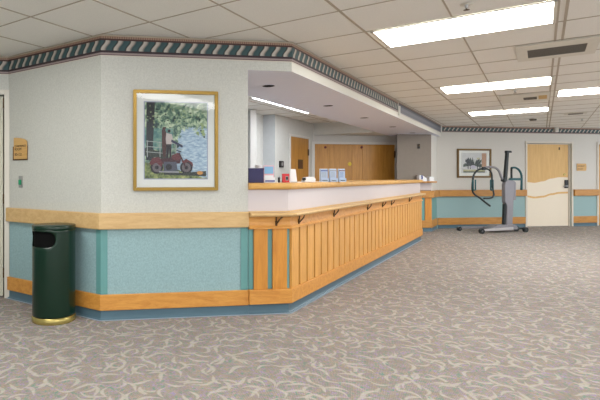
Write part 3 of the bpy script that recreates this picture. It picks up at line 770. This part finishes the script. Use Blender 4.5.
for q in range(150):
    x_ = rr.uniform(.02, .98); z_ = rr.uniform(.66, .985) if x_ < .7 else rr.uniform(.8, .985)
    PC(x_, z_, rr.uniform(.007, .02), (leafd, leafl, leafm)[rr.randrange(3)], rr.uniform(.006, .014), n=5)
for q in range(14): PC(rr.uniform(.8, .95), rr.uniform(.55, .8), rr.uniform(.012, .03), leafl if rr.random() < .7 else leafd, n=6)
P([(0, .40), (.36, .33), (.36, .25), (0, .30)], bark)
for z_ in (.47, .40, .33): PL((.02, z_ + .02), (.60, z_ - .02), .008, railp)
for x_ in (.04, .24, .5): PL((x_, .50 - x_ * .06), (x_, .28), .012, railp)
P([(.27, .64), (.31, .66), (.34, .60), (.34, .42), (.33, .28), (.29, .28), (.27, .42)], hair); PC(.305, .655, .026, hair)
P([(.34, .60), (.43, .58), (.45, .50), (.42, .44), (.34, .44), (.33, .52)], shirt); PC(.385, .625, .024, trous)
P([(.34, .45), (.42, .45), (.42, .25), (.39, .25), (.385, .38), (.37, .25), (.34, .25)], trous)
PL((.42, .50), (.60, .42), .03, p_('log', (58, 62, 92)))
for cx_ in (.19, .66): PC(cx_, .145, .10, tyre); PC(cx_, .145, .072, p_('spokes', (122, 112, 116))); PC(cx_, .145, .03, tyre)
P([(.07, .20), (.12, .27), (.22, .28), (.30, .22), (.26, .15), (.18, .21), (.10, .17)], redp)
P([(.24, .26), (.38, .27), (.50, .31), (.58, .28), (.56, .20), (.30, .18)], redd); P([(.42, .30), (.52, .34), (.58, .30), (.55, .24), (.44, .25)], redp)
P([(.30, .22), (.50, .22), (.52, .10), (.30, .09)], engine); PC(.38, .15, .05, tyre); PC(.46, .17, .035, engine)
PL((.54, .34), (.65, .15), .022, redd); PL((.50, .37), (.58, .35), .012, tyre); P([(.58, .22), (.66, .26), (.76, .21), (.77, .15), (.70, .22), (.62, .20)], redp)
PL((.22, .09), (.54, .085), .02, p_('pipe', (170, 170, 176)))
P([(.30, .05), (.98, .03), (.98, .10), (.6, .075), (.30, .075)], bark)
PC(.88, .075, .05, M['orange'], .03)
mb.build('print', t)

# far picture
(xa_, za_), (xb_, zb_) = F_far.at(456.7, 177.7), F_far.at(490.6, 149)
W_, H_ = xb_ - xa_, zb_ - za_; g = F_far.pt((xa_ + xb_) / 2, -.002)
t = thing('framed_picture', 'antique gold framed sketch of a dark plant in a white pot, on the far wall', 'picture', xy(g, (za_ + zb_) / 2), WA)
frame_parts(t, W_, H_, .042, M['antique'], .08)
mb = MB(); ia, ib, iz0, iz1 = -W_ * .38, W_ * .38, -H_ * .34, H_ * .36; IW, IH = ib - ia, iz1 - iz0; lay[0] = 0
mb.box(ia, ib, -.0092, -.0085, iz0, iz1, p_('sketch_paper', (226, 228, 228)))
dk, dk2 = p_('plant_dark', (62, 68, 72)), p_('plant_green', (84, 98, 86))
rr = random.Random(5)
for q in range(26):
    an = rr.uniform(R(5), R(175)); L_ = rr.uniform(.26, .44); c0_ = (.48, .38)
    e_ = (c0_[0] + L_ * math.cos(an) * .95, c0_[1] + L_ * math.sin(an) * 1.1); P([(c0_[0] - .02, c0_[1]), (e_[0] - .01, e_[1] - .14), (e_[0], e_[1]), (c0_[0] + .03, c0_[1] + .05)], dk if q % 3 else dk2)
for x_ in (.24, .33, .6, .70): P([(x_, .55), (x_ + .05, .55), (x_ + .04, .2), (x_ + .01, .2)], dk)
PC(.46, .30, .11, p_('pot', (214, 210, 226))); PC(.66, .72, .06, p_('bloom', (208, 206, 168)))
P([(.80, .98), (.97, .98), (.97, .3), (.80, .3)], p_('peach', (206, 164, 132)))
P([(.08, .17), (.92, .17), (.92, .08), (.08, .08)], p_('table_edge', (204, 200, 160)))
P([(.08, .08), (.92, .08), (.92, .03), (.08, .03)], dk2)
mb.build('print', t)

# ================================================================== things on the walls
(xa_, za_), (xb_, zb_) = F_left.at(13.6, 160.5), F_left.at(28.6, 137)
g = F_left.pt((xa_ + xb_) / 2, -.001); W_ = xb_ - xa_; H_ = zb_ - za_
t = thing('wall_sign', 'wooden room sign with curved top and dark lettering, left wall above the green switch', 'sign', xy(g, (za_ + zb_) / 2), LA, 'wooden wall signs')
mb = MB(); mb.box(-W_ / 2, W_ / 2 - .01, -.010, -.001, -H_ / 2, H_ * .12, M['signdark'], .002); mb.build('back_plate', t)
arc = [(-W_ * .38, H_ / 2)] + [(-W_ * .38 + W_ * .86 * math.sin(a), H_ * .28 + H_ * .22 * math.cos(a)) for a in [R(q * 9) for q in range(1, 11)]]
mb = MB(); mb.plate([(-W_ * .38, -H_ / 2 + .012), (W_ * .48, -H_ / 2 + .012)] + arc[::-1], -.019, -.0105, M['signwood'], .001); mb.build('wood_plate', t)
for s, z_ in (('CONFERENCE', H_ * .08), ('ROOM', -H_ * .07), ('BD-122', -H_ * .30)):
    mb = MB(); mb.text(s, .028 if len(s) > 7 else .036, M['ink'], -W_ * .31, z_, -.0195); mb.build('lettering', t)
(xa_, za_), (xb_, zb_) = F_left.at(19, 187.6), F_left.at(23, 176)
g = F_left.pt((xa_ + xb_) / 2, -.001); H_ = zb_ - za_; W_ = .055
t = thing('light_switch', 'small grey wall switch with a green key, below the wooden sign', 'switch', xy(g, (za_ + zb_) / 2), LA)
mb = MB(); mb.box(-W_ / 2, W_ / 2, -.007, -.001, -H_ / 2, H_ / 2, M['greyplate'], .002); mb.build('switch_plate', t)
mb = MB(); mb.box(-.02, .017, -.016, -.0072, -H_ * .25, H_ * .18, M['emerald'], .002); mb.build('green_key', t, label='green key')
(xa_, za_), (xb_, zb_) = F_far.at(576.6, 170.8), F_far.at(586, 163.6)
g = F_far.pt((xa_ + xb_) / 2, -.001); W_ = xb_ - xa_; H_ = zb_ - za_
t = thing('wall_sign', 'small wooden sign on the far wall right of the cream and gold door', 'sign', xy(g, (za_ + zb_) / 2), WA, 'wooden wall signs')
mb = MB(); n_ = 12
mb.plate([(-W_ / 2, -H_ / 2), (W_ * .42, -H_ / 2)] + [(W_ * .42 + W_ * .08 * math.sin(R(a)), -H_ / 2 * math.cos(R(a))) for a in range(15, 180, 15)] + [(W_ * .42, H_ / 2), (-W_ / 2, H_ / 2)], -.014, -.001, M['signwood'], .001); mb.build('wood_plate', t)
for s, z_ in (('PATIENT', .06), ('ROOM', -.34)): mb = MB(); mb.text(s, .048, M['signdark'], -W_ * .42, H_ * z_, -.0148); mb.build('lettering', t)
# office thermostat, block switch
a, b = F_off.at(280.7, 164.2); g = F_off.pt(a, -.001)
t = thing('wall_clock', 'small square black device with pale round face on the office wall', 'clock', xy(g, b), UA)
mb = MB(); mb.box(-.085, .085, -.03, 0, -.065, .065, M['black'], .006); mb.build('case', t); mb = MB(); mb.cyl((0, -.032, 0), .038, .005, M['greyplate'], 'Y'); mb.build('face', t)
a, b = F_block.at(418.3, 146.4); g = F_block.pt(a, -.001)
t = thing('wall_phone', 'slim dark wall unit on the taupe wall under the soffit', 'wall unit', xy(g, b), WA)
mb = MB(); mb.box(-.022, .022, -.03, 0, -.05, .055, M['black'], .005); mb.build('unit_body', t); mb = MB(); mb.box(-.012, .012, -.034, -.0302, .0, .04, M['bronze'], .001); mb.build('unit_panel', t)
# ledge on the block and what is on it
zl = 1.125
mb = MB(); mb.box(F_block.x(412), b1 + .03, -.16, -.011, zl - .03, zl, M['oak_far'], .006)
mb.build('wall_ledge', None, xy(BL), WA, label='short wooden ledge on the partition beyond the counter end', category='ledge')
g = F_block.pt(F_block.x(419.6), -.09)
t = thing('desk_telephone', 'white desk telephone with dark handset on the ledge beyond the counter', 'telephone', xy(g, zl), WA)
mb = MB(); mb.plate([(-.1, 0), (.09, 0), (.09, .06), (-.02, .13), (-.1, .14)], -.05, .05, M['paper'], .006); mb.build('phone_body', t)
mb = MB(); mb.tube(smooth_pts([(-.04, -.055, .05), (-.045, -.065, .09), (-.05, -.06, .13)], 4), .014, M['blue'], 10); mb.build('handset', t)
g = F_block.pt(F_block.x(427.8), -.09)
t = thing('tissue_box', 'small white box at the right end of the ledge', 'box', xy(g, zl), WA)
mb = MB(); mb.box(-.055, .055, -.05, .05, 0, .1, M['paper'], .006); mb.build('carton', t); mb = MB(); mb.box(-.04, .04, -.02, .02, .1002, .104, M['ltblue'], .001); mb.build('slot', t)

# ================================================================== things on the counter
ZT = 1.1665
def on_top(px, off):      # point on the countertop, off metres behind the front line
    fr = Frame(C1 - Vector((-w.y, w.x)) * -off, WA) if px < 287 + 3 else Frame(C1 + su * off, UA)
    t_ = fr.x(px); return fr.pt(t_)
def depth_pt(px, Z): return Vector(((px - PX) / FPX * Z, Z))
c_ = depth_pt(254.8, 4.58)
t = thing('binder_box', 'dark navy storage box at the left end of the countertop', 'box', xy(c_, ZT), WA)
mb = MB(); mb.box(-.072, .072, -.05, .05, 0, .135, M['navy'], .004); mb.build('box_body', t); mb = MB(); mb.box(-.0735, .0735, -.0515, .0515, .118, .1365, M['navy'], .003)
mb.build('box_lid', t)
c_ = depth_pt(268.8, 4.72)
t = thing('sign_holder', 'clear stand with a pink bordered sky blue card, right of the navy box', 'sign holder', xy(c_, ZT), WA)
mb = MB(); mb.box(-.055, .055, -.03, .035, 0, .004, M['paper'], .001); mb.plate([(-.055, .0), (.055, .0), (.055, .05), (-.055, .05)], -.028, -.022, M['paper'], .001); mb.box(-.045, .05, -.0295, -.0282, .008, .022, M['blue']); mb.build('stand', t)
mb = MB(); mb.box(-.052, .052, .0, .006, .004, .165, M['pink'], .001); mb.build('card', t)
mb = MB(); mb.box(-.045, .045, -.002, -.0002, .085, .155, M['skyblue']); mb.box(-.045, .045, -.002, -.0002, .03, .07, M['paper']); mb.build('card_print', t)
c_ = depth_pt(258.5, 4.80)
t = thing('cup', 'white paper cup standing behind the navy box', 'cup', xy(c_, ZT), 0)
mb = MB(); mb.lathe([(.022, 0), (.023, .002), (.034, .165), (.036, .17), (.034, .17), (.022, .01)], M['paper'], 24); mb.build('cup_wall', t)
mb = MB(); mb.lathe([(.02, .150), (.033, .151), (.033, .153), (.01, .156)], M['greyplate'], 24); mb.build('lid', t)
c_ = depth_pt(279, 4.70)
t = thing('pen_cup', 'tiny black holder standing between the blue card and the red frame', 'pen holder', xy(c_, ZT), WA)
mb = MB(); mb.lathe([(.010, 0), (.011, .05), (.009, .05), (.008, .01)], M['black'], 16); mb.build('cup_wall', t)
mb = MB(); mb.tube([(.0, 0, .01), (.003, 0, .062)], .002, M['blue'], 6); mb.build('pen', t)
c_ = depth_pt(285.6, 4.72)
t = thing('card_holder', 'red card frame with a small grey picture, on the countertop at the corner', 'card holder', xy(c_, ZT), WA)
mb = MB(); mb.box(-.035, .035, -.012, .012, 0, .085, M['red'], .004); mb.box(-.035, .035, -.03, .03, 0, .004, M['red'], .001); mb.build('holder', t)
mb = MB(); mb.box(-.005, .024, -.0135, -.0122, .02, .062, M['greyplate']); mb.box(-.002, .02, -.0142, -.0135, .028, .055, M['lift_dark']); mb.build('card', t)
c_ = depth_pt(293.6, 4.78)
t = thing('paper_stand', 'white leaning sheet in a stand right of the red card frame', 'paper stand', xy(c_, ZT), WA)
mb = MB(); mb.plate([(-.036, 0), (.036, 0), (.02, .13), (-.034, .132)], -.003, .003, M['paper'], .001); mb.build('sheet', t)
mb = MB(); mb.box(-.034, .034, -.012, .03, 0, .006, M['greyplate'], .001); mb.build('foot', t)
c_ = depth_pt(308, 5.10)
t = thing('desk_calculator', 'white desktop machine with black knob, left of the brochure holders', 'office machine', xy(c_, ZT), WA + .1)
mb = MB(); mb.plate([(-.065, 0), (.065, 0), (.068, .035), (.04, .056), (-.04, .05)], -.04, .04, M['paper'], .004); mb.build('housing', t)
mb = MB(); mb.cyl((-.062, -.03, .032), .016, .03, M['black'], 'Y', bev=.003); mb.build('knob', t)
for n_, (p, wd_, m1, m2, lb) in enumerate([(324, .095, 'blue', 'ltblue', 'left brochure holder of three, blue sheet with dark heading'), (333, .088, 'greyplate', 'ltblue', 'middle brochure holder of three, pale green grey heading'), (341.8, .082, 'maroon', 'blue', 'right brochure holder of three, leaflet with purple heading')]):
    c_ = depth_pt(p, 5.42)
    t = thing('brochure_holder', lb, 'brochure holder', xy(c_, ZT), WA, 'brochure holders on the countertop')
    mb = MB(); mb.box(-wd_ / 2, wd_ / 2, .012, .016, 0, .145, M['paper'], .001); mb.box(-wd_ / 2, wd_ / 2, -.025, .03, 0, .004, M['paper']); mb.box(-wd_ / 2, wd_ / 2, -.025, -.022, 0, .04, M['ltblue'], .001); mb.build('holder', t)
    mb = MB(); mb.box(-wd_ / 2 + .006, wd_ / 2 - .006, -.005, .011, .004, .14, M['ltblue']); mb.box(-wd_ / 2 + .008, wd_ / 2 - .008, -.0062, -.0052, .118, .128, M[m1])
    for z_ in (.10, .088, .076, .064, .052): mb.box(-wd_ / 2 + .014, wd_ / 2 - .014 - .01 * (int(z_ * 1000) % 3), -.006, -.0052, z_, z_ + .004, M[m2 if m2 != 'ltblue' else 'greyplate'])
    mb.build('leaflet', t)
    mb = MB(); mb.box(-wd_ / 3.2, wd_ / 3.2, -.0262, -.0252, .012, .02, M['lift_dark']); mb.build('holder_label', t)

# ================================================================== bin
bc = Vector((-1.046, 4.18))
t = thing('trash_bin', 'dark green cylindrical metal bin with side opening and brass foot, by the left wall', 'trash bin', xy(bc), R(-23))
seg = 64; rb = .180; zt0, zt1 = .052, .782; oz, oh, ow = .702, .064, .165    # opening centre height, half height, half width (stadium)
# drum with a real opening cut in the shell
bm_mb = MB(); t_bm = bmesh.new()
nz = 44; zs = [zt0 + (zt1 - zt0) * q / nz for q in range(nz + 1)]
vv = [[t_bm.verts.new((rb * math.sin(2 * math.pi * a / seg), -rb * math.cos(2 * math.pi * a / seg), z)) for a in range(seg)] for z in zs]
def inside_open(a, z):
    x_ = (((a / seg + .5) % 1) - .5) * 2 * math.pi * rb - .0
    x_ += .035
    dx = max(0, abs(x_) - (ow - oh)); return dx * dx + (z - oz) ** 2 < oh * oh
for i in range(nz):
    for a in range(seg):
        zc = (zs[i] + zs[i + 1]) / 2
        if inside_open(a + .5, zc): continue
        t_bm.faces.new([vv[i][a], vv[i][(a + 1) % seg], vv[i + 1][(a + 1) % seg], vv[i + 1][a]])
for v_ in list(t_bm.verts):
    if not v_.link_faces: t_bm.verts.remove(v_)
# round the cut edge by easing its verts onto the outline
for v_ in t_bm.verts:
    if v_.is_boundary and zt0 + .01 < v_.co.z < zt1 - .01:
        ang = math.atan2(v_.co.x, -v_.co.y); x_ = ang * rb + .035
        cxx = max(-(ow - oh), min(ow - oh, x_)); d = Vector((x_ - cxx, v_.co.z - oz))
        if d.length > 1e-5:
            d = d.normalized() * oh; x_ = cxx + d.x - .035; v_.co = Vector((rb * math.sin(x_ / rb), -rb * math.cos(x_ / rb), oz + d.y))
bm_mb.merge(t_bm, M['green'], True); o_ = bm_mb.build('drum', t)
sm = o_.modifiers.new('Solidify', 'SOLIDIFY'); sm.thickness = .003; sm.offset = -1
mb = MB(); mb.lathe([(.168, .06), (.168, .765)], M['dark'], 48); mb.build('liner', t, label='black inside of the bin')
mb = MB(); mb.lathe([(.176, .7825), (.1825, .784), (.1835, .788), (.183, .808), (.178, .813), (.02, .814)], M['green'], 64); mb.build('lid', t)
mb = MB(); mb.lathe([(.184, 0), (.186, .004), (.186, .03), (.184, .036), (.180, .051), (.176, .0515)], M['brass'], 64); mb.build('foot_ring', t, label='brass foot ring')

# ================================================================== patient lift
LO = Vector((7.44, 10.86)); FL = Frame(LO, WA)
t = thing('patient_lift', 'grey mobile patient lift with dark mast and teal padded sling arms, before the far wall', 'patient lift', xy(LO), WA)
def q(px, py, y=0): a, b = FL.at(px, py); return (a, y, b)
mx, mz = FL.at(508, 225)
mb = MB()          # base body
a = FL.at(487, 226)[0]; b = FL.at(514, 226)[0]
mb.plate([(a, .10), (a + .18, .165), (b - .05, .165), (b, .12), (b, .06), (a, .06)], -.11, .11, M['lift_grey'], .012); mb.build('base', t)
def leg(x0, y0, x1, y1):
    mb = MB(); A, B = Vector((x0, y0, .085)), Vector((x1, y1, .075)); d = (B - A).normalized(); n_ = Vector((-d.y, d.x, 0)) * .035
    tb = bmesh.new(); vs = []
    for P_, sc in ((A, 1.1), (B, .75)):
        for sx, sz in ((-1, -.03), (1, -.03), (1, .03), (-1, .03)): vs.append(tb.verts.new(P_ + n_ * sx * sc + Vector((0, 0, sz * sc))))
    tb.faces.new(vs[:4][::-1]); tb.faces.new(vs[4:])
    for i in range(4): tb.faces.new([vs[i], vs[(i + 1) % 4], vs[4 + (i + 1) % 4], vs[4 + i]])
    bmesh.ops.recalc_face_normals(tb, faces=tb.faces[:]); bmesh.ops.bevel(tb, geom=tb.edges[:], offset=.01, segments=2, affect='EDGES')
    mb.merge(tb, M['lift_silver'] if y1 < 0 else M['lift_grey']); return mb.build('leg', t)
def castor(x, y, parent, r=.05):
    mb = MB()
    for s in (-.022, .022): mb.cyl((x, y + s, r), r, .018, M['lift_dark'], 'Y', 24, bev=.004)
    mb.cyl((x, y, r), .02, .062, M['lift_grey'], 'Y', 16); mb.box(x - .03, x + .03, y - .011, y + .011, r, r + .045, M['lift_grey'], .004); mb.build('castor', parent)
lg = leg(-.02, -.08, -.88, -.25); castor(-.92, -.26, lg, .055)
lg = leg(-.02, .08, -.93, .34); castor(-.97, .35, lg, .045)
xr_ = FL.at(520.8, 230)[0]
mb = MB(); mb.box(b - .02, xr_ , -.09, -.05, .06, .10, M['lift_dark'], .006); mb.box(b - .02, xr_, .05, .09, .06, .10, M['lift_dark'], .006); rear = mb.build('rear_axle', t)
castor(xr_, -.12, rear, .055); castor(xr_, .12, rear, .055)
mb = MB()          # lower mast housing
mb.plate([q(504.6, 226)[::2], q(510.8, 226)[::2], q(511.8, 205)[::2], q(513.2, 181)[::2], q(505.0, 179.5)[::2], q(503.2, 184)[::2], q(503.4, 202)[::2], q(505.4, 205.5)[::2]], -.05, .05, M['lift_grey'], .008); mast = mb.build('mast_housing', t)
mb = MB(); mb.plate([q(502.6, 226)[::2], q(504.4, 226)[::2], q(505.0, 204)[::2], q(503.4, 204)[::2]], -.03, .03, M['lift_dark'], .003); mb.build('actuator', t)
mb = MB(); mb.plate([q(512.2, 200)[::2], q(514.0, 200)[::2], q(514.4, 183)[::2], q(513.0, 181)[::2]], -.05, .03, M['lift_grey'], .004); mb.build('battery_pack', t)
mb = MB(); mb.plate([q(503.6, 181)[::2], q(506.2, 181)[::2], q(508.2, 153)[::2], q(506.0, 153)[::2]], -.03, .03, M['lift_dark'], .004); um = mb.build('upper_mast', t)
mb = MB(); mb.plate([q(505.6, 153)[::2], q(510.8, 152.8)[::2], q(510.4, 150.8)[::2], q(505.8, 150.6)[::2]], -.035, .035, M['lift_dark'], .004); mb.build('mast_cap', um)
mb = MB(); mb.tube(smooth_pts([q(504.6, 179.5), q(501.6, 178), q(499.4, 172), q(496.0, 168.2), q(490, 167), q(483.5, 167.8)], 6), .024, M['lift_grey'], 12); boom = mb.build('boom', t)
mb = MB(); mb.cyl(q(483.6, 168.6), .038, .07, M['lift_dark'], 'Y', 20, bev=.005); mb.build('pivot', boom); mb = MB(); mb.cyl(q(504, 179.8), .045, .1, M['lift_dark'], 'Y', 20, bev=.005); mb.build('pivot', boom)
mb = MB(); mb.tube(smooth_pts([q(483.6, 168.6), q(478, 170), q(474, 174.6), q(472.6, 182), q(472.4, 190), q(474.6, 194.4), q(480.0, 198), q(485, 202), q(490.2, 206)], 6), .02, M['lift_dark'], 10); sa = mb.build('sling_arm', boom)
mb = MB(); mb.tube(smooth_pts([q(483.6, 168.6, -.02), q(488.2, 169.8, -.02), q(491, 174, -.02), q(491.4, 184, -.02), q(492.6, 191.6, -.02), q(493.0, 195, -.02), q(490.4, 198, -.02), q(483, 198.4, -.02)], 6), .018, M['lift_dark'], 10); mb.build('sling_arm', boom)
for p0 in (472.0, 489.6):
    mb = MB()
    for dx in (0, 2.3): mb.tube([q(p0 + dx, 179.6, -.03), q(p0 + dx + .1, 190, -.03)], .015, M['lift_teal'], 10)
    mb.tube([q(p0, 190, -.03), q(p0 + 2.4, 190, -.03)], .015, M['lift_teal'], 10); mb.build('arm_pad', boom, label='teal padded grip')
mb = MB(); mb.tube(smooth_pts([q(511.4, 168), q(515, 167.6), q(519, 170), q(521.4, 175), q(521.6, 182), q(521.4, 190)], 6), .022, M['lift_teal'], 10); ph = mb.build('push_handle', t, label='curved teal push handle')
mb = MB(); mb.tube([q(511.4, 167.6), q(511.6, 182)], .02, M['lift_dark'], 10); mb.tube([q(514.6, 182, .01), q(514.2, 200, .01)], .008, M['lift_dark'], 8); mb.build('handle_post', ph)
mb = MB(); mb.plate([q(508.6, 180.4)[::2], q(521.6, 180.4)[::2], q(521.6, 178)[::2], q(510, 178)[::2]], -.03, .03, M['lift_teal'], .006); mb.build('cross_bar', ph)
